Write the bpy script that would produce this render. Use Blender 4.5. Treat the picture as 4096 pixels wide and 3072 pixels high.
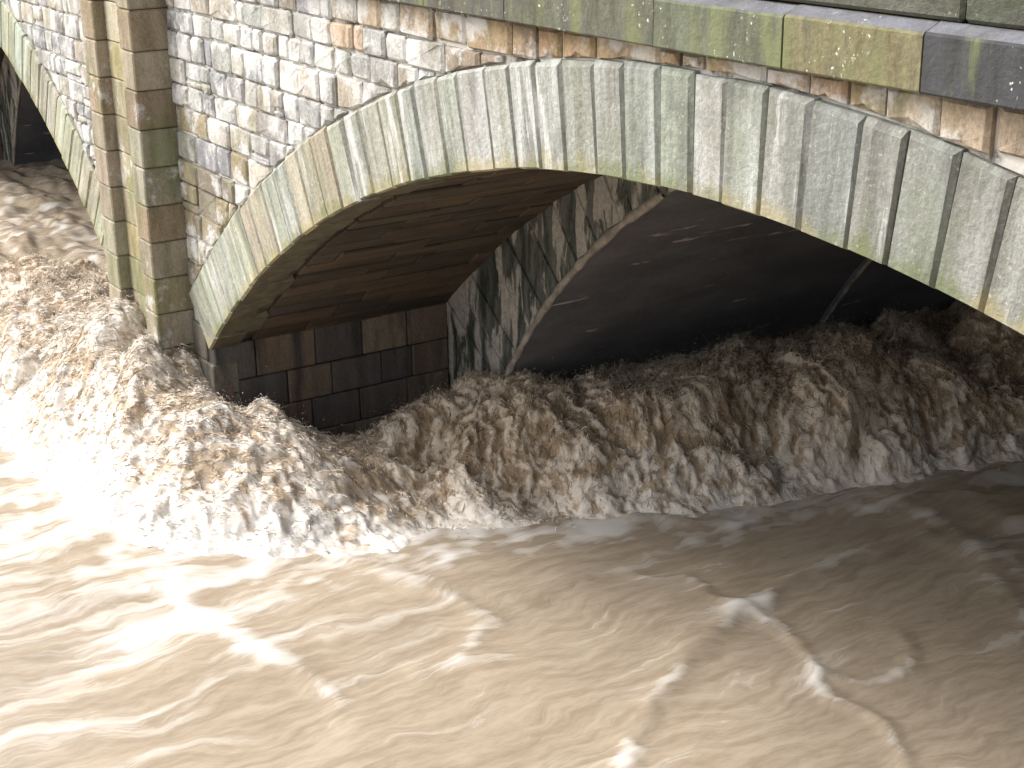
import bpy, bmesh, math, random
import numpy as np
from mathutils import Vector, Matrix
random.seed(7); RNG = np.random.default_rng(11)
scene = bpy.context.scene; COL = scene.collection
for o in list(bpy.data.objects): bpy.data.objects.remove(o)

# ------------------------------------------------------------------ camera
CAM = np.array([7.212, -6.0, 7.2]); FPX = 6200.0
PITCH, ROLL, YAW = math.radians(19.8), math.radians(-0.8), math.radians(32.2)
fw = np.array([-math.cos(YAW)*math.cos(PITCH), math.sin(YAW)*math.cos(PITCH), -math.sin(PITCH)])
rt = np.cross(fw, [0, 0, 1]); rt /= np.linalg.norm(rt); up = np.cross(rt, fw)
cr, sr = math.cos(ROLL), math.sin(ROLL)
r_, u_ = cr*rt+sr*up, -sr*rt+cr*up
cd = bpy.data.cameras.new('camera'); cam = bpy.data.objects.new('camera', cd); COL.objects.link(cam)
cd.sensor_width = 36; cd.lens = 36*FPX/4096; cd.clip_end = 1000; cd.clip_start = 0.1
M = Matrix.Identity(4)
for i in range(3):
    M[i][0], M[i][1], M[i][2], M[i][3] = r_[i], u_[i], -fw[i], CAM[i]
cam.matrix_world = M; scene.camera = cam

# ------------------------------------------------------------------ world, sun, exposure
SUN_AZ, SUN_EL = math.radians(222), math.radians(48)      # azimuth of the sun measured from +Y clockwise
w = bpy.data.worlds.new('World'); scene.world = w; w.use_nodes = True
nt = w.node_tree; nt.nodes.clear()
wo = nt.nodes.new('ShaderNodeOutputWorld'); bg = nt.nodes.new('ShaderNodeBackground')
sky = nt.nodes.new('ShaderNodeTexSky'); sky.sky_type = 'NISHITA'; sky.sun_disc = False
sky.sun_elevation = SUN_EL; sky.sun_rotation = SUN_AZ; sky.dust_density = 6; sky.air_density = 1.0; sky.ozone_density = 1.0
hs = nt.nodes.new('ShaderNodeHueSaturation'); hs.inputs['Saturation'].default_value = 0.32   # overcast: grey-white cloud light
nt.links.new(sky.outputs[0], hs.inputs['Color']); nt.links.new(hs.outputs[0], bg.inputs[0]); nt.links.new(bg.outputs[0], wo.inputs[0])
bg.inputs[1].default_value = 0.15
sl = bpy.data.lights.new('sun', 'SUN'); sl.energy = 0.7; sl.angle = math.radians(35); sl.color = (1, .975, .94)
so = bpy.data.objects.new('sun', sl); COL.objects.link(so)
sd = Vector((math.sin(SUN_AZ)*math.cos(SUN_EL), math.cos(SUN_AZ)*math.cos(SUN_EL), math.sin(SUN_EL)))
so.rotation_euler = sd.to_track_quat('Z', 'Y').to_euler(); so.location = sd*60
vs = scene.view_settings; vs.view_transform = 'Standard'; vs.look = 'None'; vs.gamma = 1; vs.use_curve_mapping = False; vs.exposure = 1.33
scene.render.engine = 'CYCLES'

# ------------------------------------------------------------------ helpers
def ray_hit(px, py, z):
    """pixel of the 2212-wide view of the photograph -> plan point at height z"""
    px *= 4096/2212; py *= 4096/2212
    v = fw*FPX+r_*(px-2048)-u_*(py-1536); t = (z-CAM[2])/v[2]; p = CAM+v*t
    return p[0], p[1]

def mesh_obj(name, verts, faces, mat, parent=None, smooth=False, center=True):
    v = np.asarray(verts, float)
    c = v.mean(0) if center else np.zeros(3)
    me = bpy.data.meshes.new(name); me.from_pydata((v-c).tolist(), [], faces); me.update()
    if smooth:
        me.polygons.foreach_set('use_smooth', [True]*len(me.polygons))
    me.materials.append(mat)
    o = bpy.data.objects.new(name, me); COL.objects.link(o); o.location = c
    if parent is not None:
        o.parent = parent; p = parent
        off = Vector((0, 0, 0))
        while p is not None: off += p.location; p = p.parent
        o.location = Vector(c)-off
    return o

_perm = RNG.permutation(256); _perm = np.concatenate([_perm, _perm])
_grad = RNG.normal(size=(256, 3)); _grad /= np.linalg.norm(_grad, axis=1)[:, None]; _grad *= 1.4
def perlin(x, y, z):
    xi = np.floor(x).astype(np.int64); yi = np.floor(y).astype(np.int64); zi = np.floor(z).astype(np.int64)
    xf, yf, zf = x-xi, y-yi, z-zi
    xi &= 255; yi &= 255; zi &= 255
    fx, fy, fz = [t*t*t*(t*(t*6-15)+10) for t in (xf, yf, zf)]
    def g(a, b, c):
        h = _perm[_perm[_perm[(xi+a) & 255]+((yi+b) & 255)]+((zi+c) & 255)]
        q = _grad[h]; return q[..., 0]*(xf-a)+q[..., 1]*(yf-b)+q[..., 2]*(zf-c)
    l = lambda a, b, t: a+(b-a)*t
    return l(l(l(g(0,0,0), g(1,0,0), fx), l(g(0,1,0), g(1,1,0), fx), fy),
             l(l(g(0,0,1), g(1,0,1), fx), l(g(0,1,1), g(1,1,1), fx), fy), fz)
def sstep(a, b, x):
    t = np.clip((x-a)/(b-a), 0, 1); return t*t*(3-2*t)

# ------------------------------------------------------------------ materials
class NB:
    def __init__(s, name):
        s.m = bpy.data.materials.new(name); s.m.use_nodes = True; s.t = s.m.node_tree
        s.t.nodes.clear(); s.out = s.t.nodes.new('ShaderNodeOutputMaterial')
        s.p = s.t.nodes.new('ShaderNodeBsdfPrincipled'); s.t.links.new(s.p.outputs[0], s.out.inputs[0])
    def n(s, ty, **kw):
        q = s.t.nodes.new(ty)
        for k, v in kw.items(): setattr(q, k, v)
        return q
    def put(s, sock, v):
        if hasattr(v, 'bl_idname') or hasattr(v, 'is_output'): s.t.links.new(v, sock)
        elif isinstance(v, (tuple, list)) and len(v) == 3 and sock.type == 'RGBA': sock.default_value = (*v, 1)
        else: sock.default_value = v
    def noise(s, vec, scale, detail=4, rough=.55, dist=0):
        q = s.n('ShaderNodeTexNoise'); s.put(q.inputs['Vector'], vec); q.inputs['Scale'].default_value = scale
        q.inputs['Detail'].default_value = detail; q.inputs['Roughness'].default_value = rough; q.inputs['Distortion'].default_value = dist
        return q.outputs['Fac']
    def ramp(s, v, a, b, lo=0., hi=1.):
        q = s.n('ShaderNodeMapRange', interpolation_type='SMOOTHSTEP'); s.put(q.inputs[0], v)
        q.inputs[1].default_value = a; q.inputs[2].default_value = b; q.inputs[3].default_value = lo; q.inputs[4].default_value = hi
        return q.outputs[0]
    def math(s, op, a, b=0.):
        q = s.n('ShaderNodeMath', operation=op); s.put(q.inputs[0], a); s.put(q.inputs[1], b); return q.outputs[0]
    def mix(s, f, a, b, mode='MIX'):
        q = s.n('ShaderNodeMix', data_type='RGBA', blend_type=mode); s.put(q.inputs['Factor'], f)
        s.put(q.inputs[6], a); s.put(q.inputs[7], b); return q.outputs[2]
    def vmul(s, v, sc):
        q = s.n('ShaderNodeVectorMath', operation='MULTIPLY'); s.put(q.inputs[0], v); q.inputs[1].default_value = sc; return q.outputs[0]
    def vadd(s, v, b):
        q = s.n('ShaderNodeVectorMath', operation='ADD'); s.put(q.inputs[0], v); s.put(q.inputs[1], b); return q.outputs[0]
    def pos(s): return s.n('ShaderNodeNewGeometry').outputs['Position']
    def bump(s, h, strength, dist=.02, prev=None):
        q = s.n('ShaderNodeBump'); q.inputs['Strength'].default_value = strength; q.inputs['Distance'].default_value = dist
        s.put(q.inputs['Height'], h)
        if prev is not None: s.put(q.inputs['Normal'], prev)
        return q.outputs[0]

def stone_mat(name, streak=(1, 1, 1), white=.0, moss=.2, dark=.3, spots=.0, bump=.5, local=False, wet=False, moss_col=(.10, .13, .035), drip=False):
    b = NB(name); oi = b.n('ShaderNodeObjectInfo')
    tc = b.n('ShaderNodeTexCoord').outputs['Object']
    P = b.pos()
    rnd = b.n('ShaderNodeCombineXYZ'); 
    for i in range(3): b.put(rnd.inputs[i], b.math('MULTIPLY', oi.outputs['Random'], (37., 91., 53.)[i]))
    V = b.vadd(tc if local else P, rnd.outputs[0])
    S = b.vmul(V, streak)
    base = oi.outputs['Color']
    grain = b.noise(V, 26, 6, .65)
    n1 = b.noise(S, 3.1, 5, .6)
    c = b.mix(b.ramp(n1, .3, .7), b.mix(.85, base, (.5, .47, .40), 'MULTIPLY'), base)
    c = b.mix(b.ramp(grain, .35, .7, 0, .45), c, b.mix(.6, base, (1.25, 1.22, 1.15), 'MULTIPLY'))
    nd = b.noise(b.vadd(S, (13, 5, 2)), 2.3, 6, .65)
    c = b.mix(b.ramp(nd, .50, .70, 0, dark), c, b.mix(.75, base, (.06, .06, .055)))
    speck = b.noise(b.vmul(V, (1, 1, .5)), 60, 3, .6)
    c = b.mix(b.ramp(speck, .42, .62, .22, 0), c, (.05, .045, .035))
    nm = b.noise(b.vadd(b.vmul(P, streak if not local else (1, 1, .6)), (3, 17, 9)), 1.7, 5, .6)
    c = b.mix(b.ramp(nm, .5, .68, 0, moss), c, moss_col)
    if drip:      # mineral runs and a mossy fringe along the drip edge
        sx = b.n('ShaderNodeSeparateXYZ'); b.put(sx.inputs[0], tc)
        zz = b.math('ADD', sx.outputs[2], b.math('MULTIPLY', b.math('SUBTRACT', n1, .5), .35))
        c = b.mix(b.ramp(zz, -.36, -.22, .65, 0), c, b.mix(b.ramp(nm, .4, .6), (.30, .25, .12), (.12, .14, .05)))
        big = b.noise(b.vadd(b.vmul(V, (1.2, 1, .5)), (5, 5, 5)), 2.6, 5, .6)
        c = b.mix(b.ramp(big, .52, .66, 0, .55), c, (.11, .115, .10))
        c = b.mix(b.ramp(b.noise(b.vadd(V, (1, 9, 4)), 34, 4, .7), .6, .7, 0, .5), c, (.5, .5, .46))
    if white > 0:
        nw = b.noise(b.vadd(b.vmul(S, (.8, 1, 1)) if local else P, (31, 7, 3)), 2.2, 7, .72)
        c = b.mix(b.ramp(nw, .60-.25*white, .74-.25*white, 0, .8), c, (.52, .52, .505))
    if spots > 0:
        ns = b.noise(P, 36, 2, .5); nz = b.noise(b.vadd(P, (8, 8, 8)), 2.6, 3, .5)
        c = b.mix(b.math('MULTIPLY', b.ramp(ns, .66, .70), b.ramp(nz, .5, .6, 0, spots)), c, (.55, .6, .5))
    b.put(b.p.inputs['Base Color'], c)
    b.p.inputs['Roughness'].default_value = .55 if wet else .88
    b.p.inputs['Specular IOR Level'].default_value = .4 if wet else .2
    h = b.math('ADD', b.math('MULTIPLY', b.noise(V, 9, 8, .65), 1.), b.math('MULTIPLY', grain, .35))
    b.put(b.p.inputs['Normal'], b.bump(h, bump, .03))
    return b.m

M_wall = stone_mat('squared_rubble_stone', white=.62, moss=.12, dark=.55, bump=.8, streak=(2.0, 1, .5))
M_wall2 = stone_mat('dirty_rubble_stone', white=.5, moss=.3, dark=.85, bump=.9, streak=(1.6, 1, .6))
M_vous = stone_mat('voussoir_stone', streak=(2.8, 1, .22), white=.2, moss=.45, dark=.75, local=True, bump=.7, moss_col=(.16, .175, .12), drip=True)
M_pil = stone_mat('pilaster_sandstone', streak=(1.6, 1.6, .5), white=.14, moss=.5, dark=.6, bump=.6)
M_string = stone_mat('string_course_stone', streak=(3.2, 1, .6), white=.0, moss=.7, dark=.85, spots=.9, bump=.6, moss_col=(.15, .165, .075))
M_ledge = stone_mat('weathered_ledge', white=0, moss=.25, dark=.5, spots=.8, bump=.4)
for nd_ in M_ledge.node_tree.nodes:
    if nd_.type == 'OBJECT_INFO':
        for lk in list(nd_.outputs['Color'].links):
            sk = lk.to_socket; M_ledge.node_tree.links.remove(lk); sk.default_value = (.15, .155, .18, 1)
M_par = stone_mat('parapet_stone', white=.0, moss=.75, dark=.8, bump=1.0, spots=.3, moss_col=(.05, .07, .03))
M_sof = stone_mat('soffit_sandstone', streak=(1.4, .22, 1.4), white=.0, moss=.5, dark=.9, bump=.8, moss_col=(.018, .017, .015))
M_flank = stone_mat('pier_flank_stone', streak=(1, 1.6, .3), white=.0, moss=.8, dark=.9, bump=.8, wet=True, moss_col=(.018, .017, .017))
def old_mat():
    b = NB('patched_old_arch_face'); P = b.pos()
    S = b.vmul(P, (2.6, 1, .55))
    n = b.noise(S, 1.7, 7, .62, .35); g = b.noise(P, 18, 6, .65); k = b.noise(b.vadd(S, (7, 1, 4)), 3.2, 5, .6)
    pale = b.mix(b.ramp(g, .3, .7), (.30, .275, .235), (.44, .41, .36)); wet = b.mix(b.ramp(k, .4, .62), (.035, .045, .03), (.13, .13, .115))
    c = b.mix(b.ramp(n, .47, .53), wet, pale)
    b.put(b.p.inputs['Base Color'], c); b.put(b.p.inputs['Roughness'], b.ramp(n, .46, .54, .45, .9))
    b.put(b.p.inputs['Normal'], b.bump(b.math('ADD', b.math('MULTIPLY', b.ramp(n, .45, .55), .7), g), .8, .03)); return b.m
M_old = old_mat()

def mortar_mat():
    b = NB('mortar'); P = b.pos(); n = b.noise(P, 3, 6, .7)
    b.put(b.p.inputs['Base Color'], b.mix(b.ramp(n, .36, .52), (.07, .06, .045), (.46, .44, .40)))
    b.p.inputs['Roughness'].default_value = .95; b.put(b.p.inputs['Normal'], b.bump(b.noise(P, 40, 4), .6, .01)); return b.m
M_mortar = mortar_mat()
def darkmat(name, col):
    b = NB(name); P = b.pos(); n = b.noise(P, 5, 6, .7)
    b.put(b.p.inputs['Base Color'], b.mix(b.ramp(n, .35, .65), tuple(x*.5 for x in col), col)); b.p.inputs['Roughness'].default_value = .9; return b.m
M_core = darkmat('dark_joint_fill', (.06, .05, .04))
M_under = darkmat('mossy_shaded_underside', (.10, .085, .05))  # mossy, and darkened further to paint in the shade under the ring
M_lip = darkmat('crumbling_mortar', (.34, .30, .25))
M_road = darkmat('asphalt', (.06, .06, .06))
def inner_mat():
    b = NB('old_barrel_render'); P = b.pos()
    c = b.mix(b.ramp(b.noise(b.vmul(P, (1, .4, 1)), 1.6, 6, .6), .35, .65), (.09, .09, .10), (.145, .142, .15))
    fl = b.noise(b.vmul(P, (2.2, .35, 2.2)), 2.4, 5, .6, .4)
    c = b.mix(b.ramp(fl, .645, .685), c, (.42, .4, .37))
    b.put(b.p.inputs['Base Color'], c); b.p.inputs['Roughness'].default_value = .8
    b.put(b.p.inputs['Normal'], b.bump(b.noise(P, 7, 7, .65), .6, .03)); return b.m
M_inner = inner_mat()

# ------------------------------------------------------------------ bridge
R0, RE, CZ = 12.87, 13.615, -7.82           # intrados, extrados, centre height of the segmental arches
SPX, SPZ = 8.69, 1.70                       # half span, springing height
RI, CZI = 8.86, -3.86                       # narrower old arch behind
AX = (0.0, -20.45)
D1 = 3.09                                   # depth of the widened front part
D2, D3 = 8.2, 24.0
TOP = 6.15
def arcz(R, cz, dx): return cz+math.sqrt(max(R*R-dx*dx, 0))

bridge = bpy.data.objects.new('stone_bridge', None); COL.objects.link(bridge)
bridge['label'] = 'weathered stone road bridge with segmental arches standing in the brown flood'; bridge['category'] = 'bridge'

def core(name, y0, y1, arch, mat, ylabel=None, xl=-48, xr=16, top=TOP):
    """solid with arch openings; arch(dx-list) gives a list of (dx,z) from left foot to right foot"""
    prof = [(xl, -3.0)]
    for ax in sorted(AX): prof += [(ax+dx, z) for dx, z in arch]
    prof += [(xr, -3.0), (xr, top), (xl, top)]
    n = len(prof)
    v = [(x, y0, z) for x, z in prof]+[(x, y1, z) for x, z in prof]
    f = [tuple(range(n)), tuple(range(2*n-1, n-1, -1))]
    f += [(i, i+n, (i+1) % n+n, (i+1) % n) for i in range(n)]
    o = mesh_obj(name, v, f, mat, bridge, center=False)
    if mat is M_mortar:
        o.data.materials.append(M_core); o.data.polygons.foreach_set('material_index', [0, 1]+[1]*n)
    return o
def seg_arch(R, sx, sz, k=40):
    a = math.asin(sx/R); out = [(-sx, -3.0)]
    out += [(R*math.sin(t), CZ+R*math.cos(t)) for t in np.linspace(-a, a, k)]
    return out+[(sx, -3.0)]
def old_arch(r, cz, k=48, grow=0):
    out = []; a0 = math.radians(128)
    for t in np.linspace(-a0, a0, k):
        x, z = r*math.sin(t), cz+r*math.cos(t)
        if abs(t) > math.pi/2: x = math.copysign(r, t)
        out.append((x, z))
    out[0] = (-r, -3.0); out[-1] = (r, -3.0)
    return [p for i, p in enumerate(out) if i in (0, k-1) or p[1] > -2.9]
spandrel = core('spandrel_wall', .035, D1, seg_arch(R0+.05, SPX+.05, SPZ), M_mortar)
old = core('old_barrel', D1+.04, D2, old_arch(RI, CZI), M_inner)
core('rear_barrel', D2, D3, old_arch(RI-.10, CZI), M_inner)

def frustum_stone(name, poly, yf, depth, mat, parent, color, chamf=.018, chd=.014, rough=.0):
    """stone whose front outline (x,z polygon, ccw seen from the front) lies at y=yf, with chamfered arris, running back by depth"""
    poly = np.array(poly, float); c = poly.mean(0); n = len(poly)
    d = poly-c; ln = np.linalg.norm(d, axis=1)[:, None]
    inner = c+d*np.clip(1-chamf*1.3/np.maximum(ln, .03), .2, 1)
    v = [(x, yf+chd+depth, z) for x, z in poly]+[(x, yf+chd, z) for x, z in poly]
    v += [(x, yf+random.uniform(-rough, rough), z) for x, z in inner]
    v.append((c[0], yf-random.uniform(0, rough*1.6), c[1]))
    f = []
    for i in range(n):
        j = (i+1) % n
        f += [(i, j, j+n, i+n), (i+n, j+n, j+2*n, i+2*n), (i+2*n, j+2*n, 3*n)]
    o = mesh_obj(name, v, f, mat, parent); o.color = (*color, 1)
    return o
def jit(c, a=.12):
    k = 1+random.uniform(-a, a); return tuple(max(.01, x*k*(1+random.uniform(-.02, .02))) for x in c)

# -- spandrel stones: courses of squared rubble above the ring
WALLC = [(.43, .425, .405), (.39, .395, .39), (.45, .425, .365), (.35, .345, .335), (.43, .40, .345), (.27, .275, .29), (.40, .365, .305)]
PXR, PXL = -9.23, -10.90                     # faces of the pilaster
STRZ = 5.915                                  # underside of the string course
def ext(x): 
    return max(arcz(RE+.006, CZ, x-ax) if abs(x-ax) < 10.2 else -9 for ax in AX)
def lay_stones(x0, x1, zlo):
    z = STRZ-.012
    k = 0
    while z > zlo:
        h = random.uniform(.23, .32)
        if z-h < zlo: h = z-zlo
        x = x0-random.uniform(0, .2); 
        while x < x1:
            wd = random.choice((.22, .32, .38, .44, .52, .62))*random.uniform(.85, 1.15)
            a, b = max(x, x0), min(x+wd, x1); x += wd
            if b-a < .06: continue
            pieces = [(z, z-h)]
            if random.random() < .10 and h > .24: m = z-h*random.uniform(.6, .75); pieces = [(z, m), (m, z-h)]
            for zt, zb in pieces:
                g = random.uniform(.006, .013); dz = random.uniform(-.012, .012)
                ta, tb = zt-g+random.uniform(-.008, .006), zt-g+random.uniform(-.008, .006)
                ba, bb = zb+g+random.uniform(-.006, .008), zb+g+random.uniform(-.006, .008)
                xs = np.linspace(a+g, b-g, 5)
                bot = [(q, max(ba+(bb-ba)*i/4, ext(q)+.006)) for i, q in enumerate(xs)]
                top_ = [(q, ta+(tb-ta)*i/4) for i, q in enumerate(xs)]
                ok = [i for i in range(5) if top_[i][1]-bot[i][1] > .012]
                if len(ok) < 2: continue
                flat = max(abs(bot[i][1]-(ba+(bb-ba)*i/4)) for i in ok) < 1e-6
                if flat:
                    j = lambda: random.uniform(-.006, .006)
                    cut = .02
                    poly = [bot[ok[0]], bot[ok[-1]], top_[ok[-1]], top_[ok[0]]]
                    q4 = [(p[0]+j(), p[1]+j()) for p in poly]; poly = []
                    for i4 in range(4):
                        p0, p1, p2 = q4[i4-1], q4[i4], q4[(i4+1) % 4]
                        for pe in (p0, p2):
                            L4 = math.dist(p1, pe) or 1; t4 = min(.3, random.uniform(.012, .035)/L4)
                            poly.append((p1[0]+(pe[0]-p1[0])*t4, p1[1]+(pe[1]-p1[1])*t4))
                else:
                    poly = [bot[i] for i in ok]+[top_[ok[-1]], top_[ok[0]]]
                xm = (a+b)/2; col = random.choice(WALLC)
                t = min(1, max(0, (4.7-.30*(xm+9.2)-zb)/1.1)) if -9.3 < xm < -5 else 0        # browner, dirtier stones low by the pier
                if random.random() < t*1.1: col = random.choice([(.31, .26, .165), (.27, .23, .155), (.25, .225, .175), (.33, .285, .20)])
                if xm > -3.2: col = random.choice([(.40, .285, .18), (.36, .275, .19), (.30, .25, .20), (.42, .32, .20)])
                if xm > 1.5: col = random.choice([(.38, .33, .26), (.40, .39, .36), (.42, .345, .26)])
                if zt > STRZ-.3 and -5 < xm < -2 and random.random() < .25: col = (.50, .40, .30)
                frustum_stone('stone', poly, -random.uniform(-.010, .02), .06, M_wall2 if random.random() < 1.3*t or xm > -2.6 else M_wall, spandrel, jit(col), chamf=.024, chd=.02, rough=.008)
        z -= h
lay_stones(PXR+.0, 5.5, 1.2)
lay_stones(-16.5, PXL-.0, 1.2)

# -- arch rings
def wedge(name, a0, a1, ri, ro, y0, y1, mat, parent, color, cx, cz, ch=.03, chd=.03, noff=0., ro1=None):
    """voussoir between angles a0<a1 (from the vertical); local z runs along the radius, local x along the arc"""
    am = (a0+a1)/2; ha = (a1-a0)/2; rm = (ri+ro)/2
    def pt(r, a, y): return (r*math.sin(a), y, r*math.cos(a)-rm)
    gi = .004/ri
    j = lambda s=.006: random.uniform(-s, s)
    A = [(ri+j(.008), -ha+gi), (ri+j(.008), ha-gi), (ro+j(.012), ha-gi), (ro+j(.012), -ha+gi)]
    ci = ch*random.uniform(.5, 1.3)/rm
    B = [(ri+.012, -ha+gi+ci*.7), (ri+.012, ha-gi-ci*.7), (ro-.035, ha-gi-ci), (ro-.035, -ha+gi+ci)]
    v = [pt(r, a, y1) for r, a in A]+[pt(r, a, y0+chd) for r, a in A]+[pt(r, a, y0+j(.004)) for r, a in B]
    f = []
    for i in range(4):
        k = (i+1) % 4; f += [(i, k, k+4, i+4), (i+4, k+4, k+8, i+8)]
    f += [(8, 9, 10, 11)]
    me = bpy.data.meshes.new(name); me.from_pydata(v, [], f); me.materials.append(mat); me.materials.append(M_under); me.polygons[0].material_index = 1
    o = bpy.data.objects.new(name, me); COL.objects.link(o); o.parent = parent
    o.location = (cx+rm*math.sin(am), 0, cz+rm*math.cos(am)); o.rotation_euler = (0, am, 0); o.color = (*color, 1)
    return o
SA = math.asin(SPX/R0)
NV = 57
def ring(ax, vis, cols):
    base = mesh_obj('arch_ring', *ring_back(ax), M_core, bridge, center=False)
    e = [-SA+2*SA*i/NV for i in range(NV+1)]
    e = [a+(random.uniform(-.0028, .0028) if 0 < i < NV else 0) for i, a in enumerate(e)]
    for i in range(NV):
        if not vis(ax+R0*math.sin(e[i])): continue
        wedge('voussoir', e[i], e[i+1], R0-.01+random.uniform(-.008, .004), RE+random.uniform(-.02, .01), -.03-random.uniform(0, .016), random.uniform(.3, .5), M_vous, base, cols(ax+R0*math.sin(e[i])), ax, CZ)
    return base
def ring_back(ax):
    k = 60; v = []; f = []
    for i in range(k+1):
        a = -SA+2*SA*i/k
        for r, y in ((R0+.04, .012), (RE-.02, .012), (RE-.02, .45), (R0+.04, .45)): v.append((ax+r*math.sin(a), y, CZ+r*math.cos(a)))
    for i in range(k):
        for q in range(4): f.append((4*i+q, 4*i+4+q, 4*i+4+(q+1) % 4, 4*i+(q+1) % 4))
    return v, f
def vcol(x):
    t = min(1, max(0, (x+8.5)/7))
    warm = random.choice([(.40, .35, .24), (.36, .36, .27), (.42, .38, .29), (.36, .29, .19), (.34, .36, .29), (.42, .43, .38)])
    cool = random.choice([(.36, .375, .36), (.33, .35, .33), (.375, .375, .36), (.31, .335, .30), (.36, .365, .36)])
    if x > 0.6: cool = random.choice([(.27, .28, .26), (.20, .215, .20), (.25, .26, .24), (.29, .29, .275)])
    return jit(tuple(a*(1-t)+b*t for a, b in zip(warm, cool)), .10)
ring(0.0, lambda x: x < 5.5, vcol)
ring(AX[1], lambda x: x > -18, lambda x: jit(random.choice([(.40, .42, .33), (.38, .40, .30), (.42, .40, .33), (.36, .40, .34)]), .1))

# -- soffit stones of the front barrel, courses running back under the bridge
def soffit(ax, amin, amax, yend):
    par = bpy.data.objects.new('arch_barrel', None); COL.objects.link(par); par.parent = bridge
    n = 66; e = [-SA+2*SA*i/n for i in range(n+1)]
    for i in range(n):
        if not (amin <= e[i] <= amax): continue
        y = .5-random.uniform(0, .3)+.0
        first = True
        while y < yend:
            ln = random.uniform(.5, 1.25); y1 = min(y+ln, yend); y0 = max(y, .5)
            if yend-y1 < .2: y1 = yend
            if y1-y0 > .08:
                a0, a1 = e[i]+.0007, e[i+1]-.0007; r = R0-random.uniform(-.012, .014); c = .012
                am = (a0+a1)/2; ch = .014/R0
                def P(r, a, y): return (ax+r*math.sin(a), y, CZ+r*math.cos(a))
                ga, gb = y0+.006, y1-.006
                v = [P(R0+.10, a0, ga), P(R0+.10, a1, ga), P(R0+.10, a1, gb), P(R0+.10, a0, gb),
                     P(r+.014, a0, ga), P(r+.014, a1, ga), P(r+.014, a1, gb), P(r+.014, a0, gb),
                     P(r, a0+ch, ga+c), P(r+random.uniform(-.006, .006), a1-ch, ga+c), P(r, a1-ch, gb-c), P(r+random.uniform(-.006, .006), a0+ch, gb-c)]
                f = []
                for q in range(4):
                    k = (q+1) % 4; f += [(q, k, k+4, q+4), (q+4, k+4, k+8, q+8)]
                f.append((8, 9, 10, 11))
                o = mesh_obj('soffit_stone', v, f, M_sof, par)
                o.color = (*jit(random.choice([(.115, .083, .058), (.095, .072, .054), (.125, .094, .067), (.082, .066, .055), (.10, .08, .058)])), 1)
            y = y1 if y1 < yend else yend
    return par
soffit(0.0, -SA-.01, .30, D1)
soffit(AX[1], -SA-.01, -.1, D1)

# -- pier below the springing: flank blocks facing the arch, front blocks facing upstream
def block(name, lo, hi, mat, parent, color, ch=.014):
    """box with all edges chamfered"""
    lo, hi = np.array(lo, float), np.array(hi, float); v = []
    bm = bmesh.new(); bmesh.ops.create_cube(bm, size=1)
    for q in bm.verts: q.co = Vector((lo+hi)/2)+Vector(np.array(q.co)*(hi-lo))
    bmesh.ops.bevel(bm, geom=bm.edges[:], offset=ch, segments=1, affect='EDGES')
    bm.verts.ensure_lookup_table(); bm.faces.ensure_lookup_table()
    vs_ = [tuple(q.co) for q in bm.verts]; fs = [tuple(q.index for q in f.verts) for f in bm.faces]; bm.free()
    o = mesh_obj(name, vs_, fs, mat, parent); o.color = (*color, 1); return o
def pier_flank(px, sgn, name='pier'):
    core_v = None
    z = SPZ
    par = bpy.data.objects.new(name, None); COL.objects.link(par); par.parent = bridge
    while z > -1.2:
        h = random.uniform(.40, .52); y = .02-random.uniform(0, .25)
        while y < D1:
            ln = random.uniform(.42, .85); y0, y1 = max(y, .02), min(y+ln, D1-.005); y += ln
            if D1-y1 < .15: y1 = D1-.005; y = D1
            if y1-y0 < .06: continue
            pr = random.uniform(.0, .025)
            xa, xb = (px-.2, px+pr) if sgn > 0 else (px-pr, px+.2)
            block('block', (xa, y0+.006, z-h+.006), (xb, y1-.006, z-.006), M_flank, par,
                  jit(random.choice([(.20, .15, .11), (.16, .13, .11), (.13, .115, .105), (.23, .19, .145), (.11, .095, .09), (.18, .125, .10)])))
        z -= h
    return par
fl = pier_flank(-SPX, 1)
pier_flank(AX[1]-SPX, 1)
# front of the pier under the skewback (wet, in the corner beside the pilaster)
z = SPZ+1.0
while z > -1:
    h = random.uniform(.36, .45)
    zt = z-.006; 
    x1 = min(-SPX+.02, -SPX+.02-(max(0, zt-SPZ))*.95)
    if x1 > PXR+.1:
        block('block', (PXR+.004, .0-random.uniform(0, .012), z-h+.006), (x1, .3, zt), M_flank, fl, jit((.17, .15, .12)))
    z -= h

# -- pilaster on the pier: two projecting strips with a recessed panel between
pil = mesh_obj('pilaster', [(x, y, z) for z in (-2, TOP+.9) for x, y in ((PXL+.02, -.38), (PXR-.02, -.38), (PXR-.02, .3), (PXL+.02, .3))],
               [(0, 1, 5, 4), (1, 2, 6, 5), (2, 3, 7, 6), (3, 0, 4, 7), (4, 5, 6, 7), (3, 2, 1, 0)], M_core, bridge, center=False)
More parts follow.
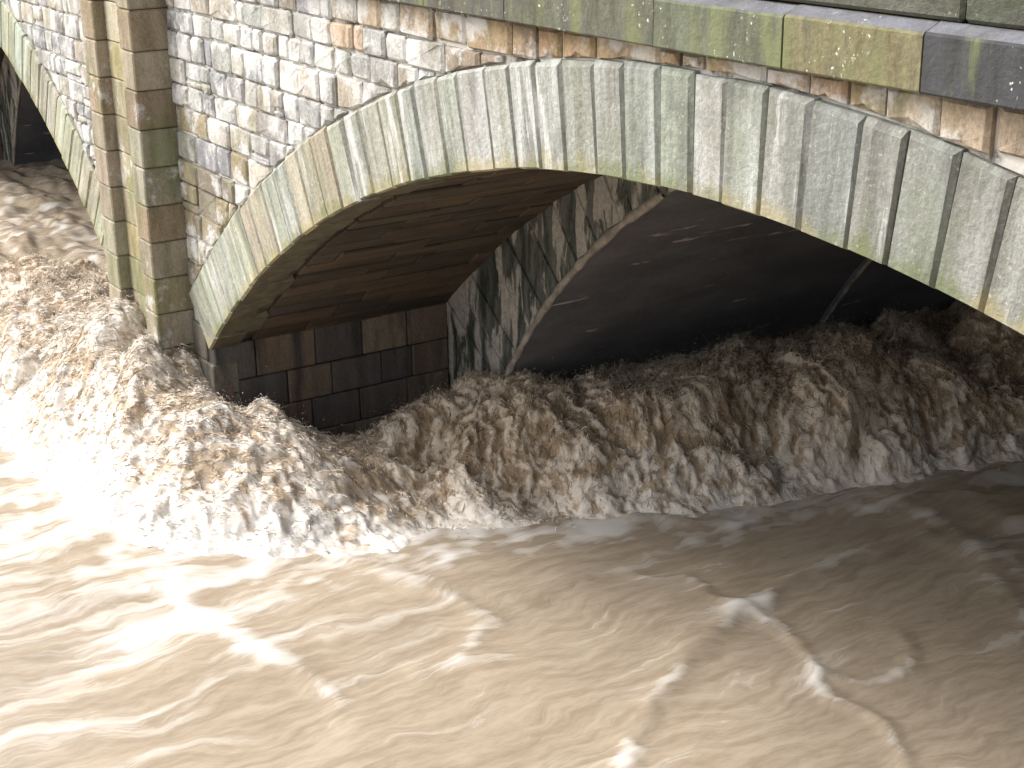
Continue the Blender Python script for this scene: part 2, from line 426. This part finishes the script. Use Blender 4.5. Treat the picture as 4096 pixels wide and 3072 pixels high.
# carve: core sits behind the recess
for i, q in enumerate(pil.data.vertices):
    if q.co.y < -.3: q.co.y = -.22
PILC = [(.32, .255, .18), (.36, .29, .20), (.30, .26, .20), (.34, .30, .225), (.29, .235, .17), (.33, .31, .24)]
z = TOP+.9; k = 0
while z > -1.5:
    h = random.uniform(.39, .45); c1 = random.choice(PILC)
    t = lambda: (z-h+.004, z-.004)
    a, b = t()
    c1 = random.choice([(.30, .28, .22), (.30, .31, .24), (.34, .29, .22)]) if k < 3 else c1
    block('block', (-9.61, -.41-random.uniform(0, .008), a), (PXR+random.uniform(0, .008), .04, b), M_pil, pil, jit(c1, .08), .016)
    block('block', (PXL-random.uniform(0, .006), -.41-random.uniform(0, .008), a), (-10.47, .04, b), M_pil, pil, jit(random.choice(PILC), .1), .016)
    block('block', (-10.468, -.265-random.uniform(0, .006), a), (-9.612, .04, b), M_pil, pil, jit(random.choice([(.42, .36, .22), (.40, .36, .25), (.44, .40, .30)]), .1), .012)
    if z < 3.2 and k % 2: 
        for oo in list(pil.children)[-3:]: oo.color = tuple(.5*a_+.5*b_ for a_, b_ in zip(oo.color, (.22, .225, .12, 1)))
    z -= h; k += 1

# -- string course, its slabs joint to joint, and the parapet
string = bpy.data.objects.new('string_course', None); COL.objects.link(string); string.parent = bridge
par = bpy.data.objects.new('parapet', None); COL.objects.link(par); par.parent = bridge
joints = [-16.5, -15.2, -14.0, -12.9, -11.8, PXL, None, PXR, -8.2, -7.0, -5.7, -4.4, -3.3, -2.15, -.44, .72, 1.74, 2.85, 4.0, 5.2, 6.4, 8]
SC = {-.44: (.14, .155, .11), .72: (.19, .175, .10), 1.74: (.055, .058, .064), -2.15: (.13, .135, .105), -3.3: (.11, .11, .095), 2.85: (.06, .065, .062)}
for a, b in zip(joints[:-1], joints[1:]):
    if a is None or b is None: continue
    g = .006; yo = -.125-random.uniform(0, .008); dz = random.uniform(-.006, .006)
    prof = [(.1, 0), (yo+.012, 0), (yo, .012), (yo, .285+dz), (yo+.012, .30+dz), (-.02, .345+dz), (.1, .345+dz)]
    n = len(prof)
    v = [(x, y, STRZ+z_) for x in (a+g, b-g) for y, z_ in prof]
    f = [tuple(range(n-1, -1, -1)), tuple(range(n, 2*n))]+[(i, (i+1) % n, (i+1) % n+n, i+n) for i in range(n)]
    o = mesh_obj('slab', v, f, M_string, string); o.data.materials.append(M_ledge); o.data.polygons[6].material_index = 1; o.color = (*SC.get(a, (.115, .12, .098)), 1)
zt = STRZ+.352
xs = [-16.5, -14.8, -13.1, PXL, None, PXR, -7.4, -5.6, -3.7, -1.9, -.1, 1.9, 3.6, 5.5, 8]
for row in range(2):
    for a, b in zip(xs[:-1], xs[1:]):
        if a is None or b is None: continue
        o_ = 0 if row == 0 else .0
        block('slab', (a+.004, -.03-random.uniform(0, .012), zt+row*.48+.004), (b-.004, .35, zt+row*.48+.476), M_par, par, jit((.10, .105, .085), .15), .02)
block('deck', (-48, .352, TOP+.002), (16, D3, TOP+.2), M_road, bridge, (.05, .05, .05))

# -- face of the older, narrower arch, seen as a strip behind the front barrel
def old_face(ax, side):
    par = bpy.data.objects.new('old_arch_ring', None); COL.objects.link(par); par.parent = bridge
    a = math.radians(-118); 
    while a < math.radians(-18):
        da = random.uniform(.028, .06); a0, a1 = a+.0007, a+da-.0007; a += da
        def inner(t):
            x, z = (RI+.012)*math.sin(t), CZI+(RI+.012)*math.cos(t)
            if abs(t) > math.pi/2: x = -RI-.012
            return x, z
        def outer(t):     # march along the radius to the front barrel's soffit
            for s in np.arange(0, 3, .02):
                x = (RI+s)*math.sin(t); z = CZI+(RI+s)*math.cos(t)
                if abs(t) > math.pi/2: x = -RI-s
                R_ = math.hypot(x, z-CZ)
                if (z > SPZ and R_ > R0+.03) or (z <= SPZ and x < -SPX-.03): break
            return x, z
        p = [inner(a0), inner(a1), outer(a1), outer(a0)]
        if math.dist(p[0], p[3]) < .05: continue
        poly = [(ax+x, z) for x, z in p]
        fo = D1+.0+random.uniform(-.018, .018)
        mid = [((poly[0][0]*(1-t)+poly[3][0]*t), (poly[0][1]*(1-t)+poly[3][1]*t)) for t in (.55,)][0]
        col = random.choice([(.40, .38, .34), (.34, .33, .29), (.16, .16, .14), (.30, .28, .24), (.10, .11, .09), (.44, .41, .36)])
        c = np.mean(poly, 0); rot = (a0+a1)/2
        frustum_stone('old_voussoir', poly[::-1] if False else poly, fo, .5, M_old, par, jit(col), chamf=.02, chd=.02, rough=.012)
    lip(ax, RI, D1+.01, .035, .03, par); lip(ax, RI-.10, D2, .018, .02, par)
def lip(ax, R_, y, r0, r1, par):
    """rough mortar lip running down the arris"""
    ts = np.linspace(math.radians(-112), math.radians(-30), 90); v = []; f = []
    for i, t in enumerate(ts):
        x, z = R_*math.sin(t), CZI+R_*math.cos(t)
        if abs(t) > math.pi/2: x = -R_
        rr = r0+r1*random.random()
        for k in range(6):
            a = k*math.pi/3; nx, nz = math.sin(t), math.cos(t)
            if abs(t) > math.pi/2: nx, nz = -1, 0
            v.append((ax+x+nx*(rr*math.cos(a)+.02), y+rr*.7*math.sin(a), z+nz*(rr*math.cos(a)+.02)))
    for i in range(89):
        for k in range(6): f.append((6*i+k, 6*i+(k+1) % 6, 6*i+6+(k+1) % 6, 6*i+6+k))
    mesh_obj('mortar_lip', v, f, M_lip, par, smooth=True)
for ax in AX: old_face(ax, -1)

# ------------------------------------------------------------------ water
def tps(pts, vals, lam=.02):
    P = np.array(pts, float); n = len(P); d = np.linalg.norm(P[:, None]-P[None], axis=2)
    K = np.where(d > 0, d*d*np.log(d+1e-9), 0)+lam*np.eye(n); A = np.zeros((n+3, n+3))
    A[:n, :n] = K; A[:n, n] = 1; A[:n, n+1:] = P; A[n, :n] = 1; A[n+1:, :n] = P.T
    s = np.linalg.solve(A, np.concatenate([vals, [0, 0, 0]]))
    def ev(X, Y):
        out = np.empty(X.size); x, y = X.ravel(), Y.ravel()
        for i in range(0, x.size, 60000):
            q = np.stack([x[i:i+60000], y[i:i+60000]], 1); d2 = ((q[:, None]-P[None])**2).sum(2)
            out[i:i+60000] = (.5*d2*np.log(d2+1e-12))@s[:n]+s[n]+q@s[n+1:]
        return out.reshape(X.shape)
    return ev
FRONT = [(-17, -2.6), (-13.5, -2.3)]+[ray_hit(a, b, .05) for a, b in ((0, 1000), (90, 1040), (170, 1130), (330, 1190), (640, 1200), (950, 1152), (1200, 1125), (1500, 1112), (1800, 1062), (2212, 1010))]+[(-2.4, 10), (-.5, 14)]
FR = np.array(FRONT)
def front_dist(X, Y):
    """signed distance to the foam front, positive on the turbulent side"""
    best = np.full(X.shape, 1e9); sg = np.ones(X.shape)
    for p, q in zip(FR[:-1], FR[1:]):
        d = q-p; L = d@d; t = np.clip(((X-p[0])*d[0]+(Y-p[1])*d[1])/L, 0, 1)
        dx, dy = X-p[0]-t*d[0], Y-p[1]-t*d[1]; dd = np.hypot(dx, dy); m = dd < best
        best = np.where(m, dd, best); sg = np.where(m, np.sign(d[0]*dy-d[1]*dx), sg)
    return best*sg
CP = []
for x, y in FRONT: CP.append((x, y, .02))
for a, b, z in ((100, 850, .75), (400, 1000, .75), (600, 1050, .6), (800, 1080, .42), (300, 800, 1.15), (350, 740, 1.55), (450, 790, 1.3), (560, 880, 1.05), (620, 905, .85), (700, 970, .6), (800, 995, .45),
                (100, 650, 1.35), (230, 640, 1.45), (60, 570, 1.0), (200, 590, 1.1), (900, 880, .85), (1000, 870, .9), (1150, 895, .85), (1250, 840, 1.0), (1400, 800, 1.05), (1500, 770, 1.05), (1900, 750, .9), (2100, 705, .85),
                (980, 1040, .12), (1100, 1065, .10), (1230, 1085, .10), (1000, 1105, .26), (1150, 1105, .22), (1300, 1108, .16), (850, 1130, .34), (1000, 960, .6), (1300, 980, .6), (1600, 930, .7), (1900, 900, .7), (2150, 850, .65), (900, 1020, .3)):
    CP.append((*ray_hit(a, b, z), z))
CP += [(-8.65, 1.4, .2), (-8.6, 2.4, .3), (-8.6, .4, .75), (-9.1, -.1, 1.35), (-9.3, -.5, 1.6), (-10.05, -.5, 1.9), (-10.9, -.5, 1.6), (-7.6, 4.5, .7), (-7.5, 7, .6), (-7.3, 10, .6), (-6.5, 13, .5), (-4, 13, .4),
       (-11.8, 1, .8), (-12.5, 2.5, .4), (-16, 1, .35), (-17, -1, .5), (-15, 3, .1)]
CPa = np.array(CP); HF = tps(CPa[:, :2], CPa[:, 2])

def grid_mesh(name, X, Y, Z, mat, attrs, keep=None):
    ny, nx = X.shape
    co = np.stack([X, Y, Z], -1).reshape(-1, 3).astype(np.float32)
    idx = np.arange(nx*ny).reshape(ny, nx)
    q = np.stack([idx[:-1, :-1], idx[:-1, 1:], idx[1:, 1:], idx[1:, :-1]], -1).reshape(-1, 4)
    if keep is not None:
        k = keep.ravel(); q = q[k[q].any(1)]
        used = np.zeros(len(co), bool); used[q.ravel()] = True; remap = np.cumsum(used)-1
        co = co[used]; q = remap[q]; attrs = {a: v.ravel()[used] for a, v in attrs.items()}
    me = bpy.data.meshes.new(name); me.vertices.add(len(co)); me.vertices.foreach_set('co', co.ravel())
    me.loops.add(q.size); me.loops.foreach_set('vertex_index', q.ravel().astype(np.int32))
    me.polygons.add(len(q)); me.polygons.foreach_set('loop_start', np.arange(0, q.size, 4, dtype=np.int32))
    me.polygons.foreach_set('loop_total', np.full(len(q), 4, np.int32))
    me.polygons.foreach_set('use_smooth', np.ones(len(q), bool)); me.update(calc_edges=True); me.validate()
    for a, v in attrs.items():
        at = me.attributes.new(a, 'FLOAT', 'POINT'); at.data.foreach_set('value', np.asarray(v, np.float32).ravel())
    me.materials.append(mat); o = bpy.data.objects.new(name, me); COL.objects.link(o); return o

def water_mat(name, wild):
    b = NB(name); P = b.pos(); fo = b.n('ShaderNodeAttribute', attribute_name='foam').outputs['Fac']
    si = b.n('ShaderNodeAttribute', attribute_name='silt').outputs['Fac']
    if wild:
        def axes(sx, sy, ks, kn):      # coordinates along / across the run of the water
            q = b.n('ShaderNodeCombineXYZ')
            d1 = b.n('ShaderNodeVectorMath', operation='DOT_PRODUCT'); b.put(d1.inputs[0], P); d1.inputs[1].default_value = (sx*ks, sy*ks, 0)
            d2 = b.n('ShaderNodeVectorMath', operation='DOT_PRODUCT'); b.put(d2.inputs[0], P); d2.inputs[1].default_value = (sy*kn, -sx*kn, 0)
            d3 = b.n('ShaderNodeVectorMath', operation='DOT_PRODUCT'); b.put(d3.inputs[0], P); d3.inputs[1].default_value = (0, 0, kn)
            b.put(q.inputs[0], d1.outputs['Value']); b.put(q.inputs[1], d2.outputs['Value']); b.put(q.inputs[2], d3.outputs['Value']); return q.outputs[0]
        rg = b.n('ShaderNodeAttribute', attribute_name='right').outputs['Fac']
        wl, wr = axes(.79, .61, .35, 1.0), axes(.33, .94, 1.0, .75)
        def fib(scale, det, dist): 
            return b.math('ADD', b.math('MULTIPLY', b.noise(wl, scale, det, .68, dist), b.math('SUBTRACT', 1., rg)), b.math('MULTIPLY', b.noise(wr, scale*.9, det, .72, dist*2.5), rg))
        n = fib(5, 8, .6); f2 = fib(19, 5, .6)
        m = b.math('ADD', fo, b.math('ADD', b.math('MULTIPLY', b.math('SUBTRACT', n, .5), 2.8), b.math('MULTIPLY', b.math('SUBTRACT', f2, .5), 1.9)))
        foamc = b.mix(si, (.75, .715, .66), (.68, .57, .44)); watc = b.mix(si, (.50, .39, .275), (.33, .235, .145))
        b.put(b.p.inputs['Base Color'], b.mix(b.ramp(m, .1, .95), watc, foamc))
        b.put(b.p.inputs['Roughness'], b.ramp(m, .2, .7, .35, .8))
        h = b.math('ADD', b.math('MULTIPLY', n, 1.), b.math('MULTIPLY', f2, .4))
        b.put(b.p.inputs['Normal'], b.bump(h, .8, .05))
    else:
        wv = b.noise(P, .7, 3, .5); wv2 = b.noise(b.vadd(P, (9, 4, 2)), .6, 3, .5)
        q = b.n('ShaderNodeCombineXYZ'); b.put(q.inputs[0], b.math('MULTIPLY', wv, 1.3)); b.put(q.inputs[1], b.math('MULTIPLY', wv2, 1.3))
        PW = b.vadd(P, q.outputs[0])
        s1 = b.noise(b.vmul(PW, (1.5, .32, 1)), 1.5, 6, .62); s2 = b.noise(b.vmul(PW, (4.2, .35, 1)), 1.8, 5, .6)
        m = b.math('ADD', fo, b.math('ADD', b.math('MULTIPLY', b.math('SUBTRACT', s1, .50), 2.8), b.math('MULTIPLY', b.math('SUBTRACT', s2, .5), .9)))
        s3 = b.noise(b.vmul(P, (3.2, .8, 1)), 3.2, 8, .72)
        c = b.mix(b.ramp(b.math('ADD', b.math('MULTIPLY', s2, .5), b.math('MULTIPLY', s3, .5)), .36, .64), (.245, .195, .14), (.345, .287, .215))
        b.put(b.p.inputs['Base Color'], b.mix(b.ramp(m, .15, 1.1, 0, .85), c, (.61, .585, .55)))
        b.put(b.p.inputs['Roughness'], b.ramp(m, .2, .9, .22, .6))
        h = b.math('ADD', s1, b.math('MULTIPLY', s2, .35))
        b.put(b.p.inputs['Normal'], b.bump(h, .2, .12))
    b.p.inputs['IOR'].default_value = 1.33
    return b.m
M_river = water_mat('silty_river_water', False); M_wild = water_mat('churning_foam', True)

# -- the river sheet
gx = np.concatenate([np.linspace(-120, -42, 14), np.arange(-40, -13, .12), np.arange(-13, 4, .05), np.arange(4, 9, .3), np.linspace(10, 120, 12)])
gy = np.concatenate([np.linspace(-120, -9, 12), np.arange(-8, -4.5, .15), np.arange(-4.5, 13, .05), np.arange(13, 26, .3), np.linspace(28, 120, 10)])
X, Y = np.meshgrid(gx, gy)
def river_z(X, Y):
    o = X*0
    wx = X+.5*perlin(X*.4, Y*.4, o+3.3); wy = Y+.5*perlin(X*.4, Y*.4, o+7.7)
    Z = .085*perlin(wx*.55, wy*.26, o+1.5)+.035*perlin(wx*1.6, wy*.5, o+4.5)+.008*perlin(wx*4, wy*1.0, o+2.5)
    left = sstep(-10.5, -14, X)
    rough = .30*np.abs(perlin(wx*.5, wy*1.1, o+5.1))+.10*np.abs(perlin(wx*1.6, wy*2.6, o+6.1))+.05*perlin(wx*4, wy*5, o+3.1)
    return Z+left*sstep(-2.5, -.5, Y)*(rough+.05), left
Z, left = river_z(X, Y)
fd = front_dist(X, Y)
lace = perlin(X*2.2, Y*2.2, X*0+12)+.7*perlin(X*5, Y*5, X*0+13)
foam = sstep(-1.5, -.05, fd)*(.2+.75*lace)*np.clip(1.25-Y*.15, .5, 1)+.45*sstep(-.7, -.02, fd+.35*lace)*sstep(-.6, 1.6, Y)
LINES = [([(1340, 1659), (1400, 1530), (1440, 1470), (1520, 1370), (1600, 1320), (1720, 1240), (1850, 1190), (2000, 1160)], .10, .75),
         ([(1570, 1300), (1690, 1340), (1740, 1420), (1760, 1480), (1900, 1560), (1960, 1659)], .07, .55),
         ([(1360, 1110), (1600, 1130), (1700, 1110), (1850, 1085), (2212, 1080)], .07, .6),
         ([(1950, 1080), (2050, 1150), (2212, 1230)], .2, .55),
         ([(2000, 1010), (2100, 1090), (2212, 1130)], .22, .6), ([(2080, 1180), (2160, 1260), (2212, 1330)], .14, .5),
         ([(1350, 1230), (1480, 1240), (1570, 1300), (1600, 1330)], .06, .4),
         ([(1750, 1460), (1880, 1480), (1960, 1430), (1930, 1370)], .08, .45),
         ([(330, 1200), (400, 1300), (560, 1400), (700, 1470), (760, 1560)], .16, .5),
         ([(700, 1190), (900, 1260), (1050, 1340), (1010, 1420), (900, 1450)], .10, .45)]
for pts, wd, amt in LINES:
    pl = np.array([ray_hit(a, b, 0) for a, b in pts]); best = np.full(X.shape, 1e9)
    jx = X+.16*perlin(X*1.7, Y*1.7, X*0+8.8)+.07*perlin(X*5, Y*5, X*0+1.8); jy = Y+.16*perlin(X*1.7, Y*1.7, X*0+9.8)+.07*perlin(X*5, Y*5, X*0+2.8)
    for p, q in zip(pl[:-1], pl[1:]):
        d = q-p; t = np.clip(((jx-p[0])*d[0]+(jy-p[1])*d[1])/(d@d), 0, 1); best = np.minimum(best, np.hypot(jx-p[0]-t*d[0], jy-p[1]-t*d[1]))
    br = .55+.9*np.clip(perlin(X*1.1, Y*1.1, X*0+pts[0][0]), -.5, .5)
    foam = np.maximum(foam, 1.25*amt*br*np.exp(-(best/wd)**2)); Z += .05*np.exp(-(best/(wd*1.3))**2)*amt
foam = foam-left*.55+.42*sstep(-1.5, -8.5, X+.35*Y)*sstep(3, -1.5, Y)  # foam value also raised at near left, painting blown-out light into the colour
Z = np.where(fd > .5, Z-.12*sstep(.5, 1., fd)*(1-left), Z)
river = grid_mesh('river', X, Y, Z, M_river, {'foam': foam, 'silt': foam*0}); river['kind'] = 'structure'

# -- the breaking wave round the pier and along the barrel
STEP = .022
def wave(name, x0, x1, y0, y1, label, sel):
    X, Y = np.meshgrid(np.arange(x0, x1, STEP), np.arange(y0, y1, STEP))
    fd = front_dist(X, Y)
    rag = .22*perlin(X*1.3, Y*1.3, X*0+.5)+.16*perlin(X*3.3, Y*3.3, X*0+1.5)+.10*perlin(X*7, Y*7, X*0+2.5)+.05*perlin(X*17, Y*17, X*0+3.5)
    inside = sstep(-.02, .55, fd+rag)
    H = HF(X, Y)
    o = X*0
    right = sstep(.4, 2.4, Y-.25*(X+7))
    wa = .22+.18*right
    sx = X+wa*perlin(X*1.1, Y*1.1, H*1.1)+.10*perlin(X*2.9, Y*2.9, H+70); sy = Y+wa*perlin(X*1.1, Y*1.1, H*1.1+9)+.10*perlin(X*2.9, Y*2.9, H+80)
    e = fd+rag
    def bil(fs, fn, fr, fq, zz, ph):
        """rounded lumps: drawn out along the run on the left, fluted down the face on the right"""
        l = perlin((sx*.79+sy*.61)*fs, (sx*.61-sy*.79)*fn, zz*.7+ph); r = perlin((sx*.33+sy*.94)*fr, (sx*.94-sy*.33)*fq, zz*.5+ph+40)
        return l*(1-right)+r*right
    soft = lambda q, k=.10: np.sqrt(q*q+k*k)-k
    b1 = soft(bil(.7, 1.2, 1.0, .8, H, 2), .12); b2 = soft(bil(1.5, 2.8, 2.0, 1.7, H*2, 5), .12); b3 = soft(bil(2.6, 7.5, 4.4, 4.2, H*3, 7), .08)
    b4 = bil(4.5, 17, 9, 8.5, H*5, 3); b5 = bil(9, 34, 20, 19, H*9, 1)
    lump = (.50+.22*right)*b1+(.30-.13*right)*b2-.02*right+(.11-.04*right)*b3+(.038+.022*right)*b4+(.022+.016*right)*b5-.17
    ramp_ = sstep(0, 1.5, e)
    A = .18+.82*ramp_
    H2 = H*(.35+.65*sstep(0, 1.2, e))
    zr, _ = river_z(X, Y); zr = zr-.05
    Z = zr+(np.maximum(H2, 0)+.05-zr*sstep(0, 1.5, e))*sstep(-.30, .55, e)+(lump+.05)*A*sstep(-.3, .5, e)
    edge = (1-sstep(.1, 1.0, e))
    k = np.clip(lump+.1, -.1, .5)*inside
    Xo = X+k*.30+.035*perlin(X*11, Y*11, H*7+20)*inside; Yo = Y-k*.12+.035*perlin(X*11, Y*11, H*7+30)*inside
    big = perlin(X*.9, Y*.9, H+60)
    foam = .34+1.0*(b2-.12)+1.3*(b3-.1)+(.6+.5*right)*b4+.8*right*b5+.55*edge+.55*big
    foam = foam+.06*(1-right)
    silt = right*(.9-.55*edge+.2*big)+(.22+.35*big)*(1-right)*(1-edge)
    silt = np.clip(silt, 0, 1)
    o = grid_mesh(name, Xo, Yo, Z, M_wild, {'foam': foam, 'silt': silt, 'right': right}, keep=(e > -.28) & sel(X, Y))
    o['kind'] = 'stuff'; o['label'] = label; o['category'] = 'white water'
    return Xo, Yo, Z, inside, fd+rag, silt, sel(X, Y), foam, right
W = wave('breaking_wave', -17, .2, -3.2, 14.5, 'pale churning flood wave breaking round the pier and under the arch', lambda X, Y: X < 5)

# -- spray: thin strands and droplets thrown off the wave
def spray():
    Xo, Yo, Z, ins, fd, silt, sel, fo_, rt_ = W
    ny, nx = Z.shape
    wgt = np.maximum(ins, .12)*(.35+np.clip((Z-.3), 0, 1.))*(fd > -.12)*sel
    wgt[Xo < -14] *= .3
    p = wgt.ravel()/wgt.sum()
    n = 120000
    pick = RNG.choice(p.size, n, p=p)
    P = np.stack([Xo.ravel()[pick], Yo.ravel()[pick], Z.ravel()[pick]], 1); sil = silt.ravel()[pick]
    ti = RNG.random(n)
    # run of the strands: along the wave on the left, thrown up and forward under the arch
    right = rt_.ravel()[pick][:, None]
    gy_, gx_ = np.gradient(Z, STEP); 
    sl = np.stack([gx_.ravel()[pick], gy_.ravel()[pick]], 1).clip(-1.5, 1.5)
    dl = np.array([.79, .61]); dr = np.array([.94, -.33])
    D2 = dl*(1-right)+dr*right+RNG.normal(size=(n, 2))*(.30+.55*right)
    D = np.concatenate([D2, (.7*(D2*sl).sum(1)+RNG.normal(size=n)*(.15+.45*right[:, 0]))[:, None]], 1); D /= np.linalg.norm(D, axis=1)[:, None]
    L = (.05+.20*RNG.random(n)**2)[:, None]; wd = (.003+.006*RNG.random(n)**2)
    fly = (RNG.random(n) < .22+.2*right[:, 0])[:, None]
    lift = np.stack([np.zeros(n), np.zeros(n), .008+.012*RNG.random(n)], 1)+fly*np.stack([np.zeros(n), np.zeros(n), .07*RNG.random(n)**2], 1)
    A = P-D*L*.5-np.array([0, 0, .006]); B = P+lift; Cc = P+D*L*.6+lift*.5
    side = np.cross(D, RNG.normal(size=(n, 3))); side /= np.linalg.norm(side, axis=1)[:, None]; s2 = np.cross(D, side)
    vs_ = []; fs = []
    ring_ = [side*np.cos(t)+s2*np.sin(t) for t in (0, 2.094, 4.189)]
    V = np.stack([A]+[B+q*wd[:, None] for q in ring_]+[Cc], 1).reshape(-1, 3)
    base = np.arange(n)[:, None]*5
    F = np.concatenate([base+np.array(t) for t in ((0, 2, 1), (0, 3, 2), (0, 1, 3), (4, 1, 2), (4, 2, 3), (4, 3, 1))], 0)
    # droplets: octahedra
    m = 50000
    w2 = ins*np.clip(Z-.25, 0, 1.5)*(fd > .0)*sel*(.6+.8*rt_); pk = RNG.choice(p.size, m, p=w2.ravel()/w2.sum())
    Q = np.stack([Xo.ravel()[pk], Yo.ravel()[pk], Z.ravel()[pk]], 1)+RNG.normal(size=(m, 3))*.05; Q[:, 2] += RNG.exponential(.05, m)
    rr = (.0025+.006*RNG.random(m)**3)[:, None]
    oc = np.array([(1,0,-.5),(-.6,.9,-.5),(-.6,-.9,-.5),(0,0,1.1)], float)
    V2 = (Q[:, None]+oc[None]*rr[:, None]).reshape(-1, 3); b2 = np.arange(m)[:, None]*4+len(V)
    F2 = np.concatenate([b2+np.array(t) for t in ((0,1,3),(1,2,3),(2,0,3),(0,2,1))], 0)
    co = np.concatenate([V, V2]).astype(np.float32); F = np.concatenate([F, F2]).astype(np.int32)
    me = bpy.data.meshes.new('spray'); me.vertices.add(len(co)); me.vertices.foreach_set('co', co.ravel())
    me.loops.add(F.size); me.loops.foreach_set('vertex_index', F.ravel()); me.polygons.add(len(F))
    me.polygons.foreach_set('loop_start', np.arange(0, F.size, 3, dtype=np.int32)); me.polygons.foreach_set('loop_total', np.full(len(F), 3, np.int32))
    me.update(calc_edges=True)
    si = np.concatenate([np.repeat(sil, 5), np.repeat(silt.ravel()[pk], 4)])
    at = me.attributes.new('silt', 'FLOAT', 'POINT'); at.data.foreach_set('value', si.astype(np.float32))
    at = me.attributes.new('foam', 'FLOAT', 'POINT'); at.data.foreach_set('value', np.concatenate([np.repeat(fo_.ravel()[pick]+RNG.normal(size=n)*.45+.10, 5), np.full(m*4, .9)]).astype(np.float32))
    at = me.attributes.new('right', 'FLOAT', 'POINT'); at.data.foreach_set('value', np.concatenate([np.repeat(rt_.ravel()[pick], 5), np.repeat(rt_.ravel()[pk], 4)]).astype(np.float32))
    me.materials.append(M_wild); o = bpy.data.objects.new('spray', me); COL.objects.link(o)
    o['kind'] = 'stuff'; o['label'] = 'fine strands and drops of spray flying off the wave'; o['category'] = 'spray'
spray()
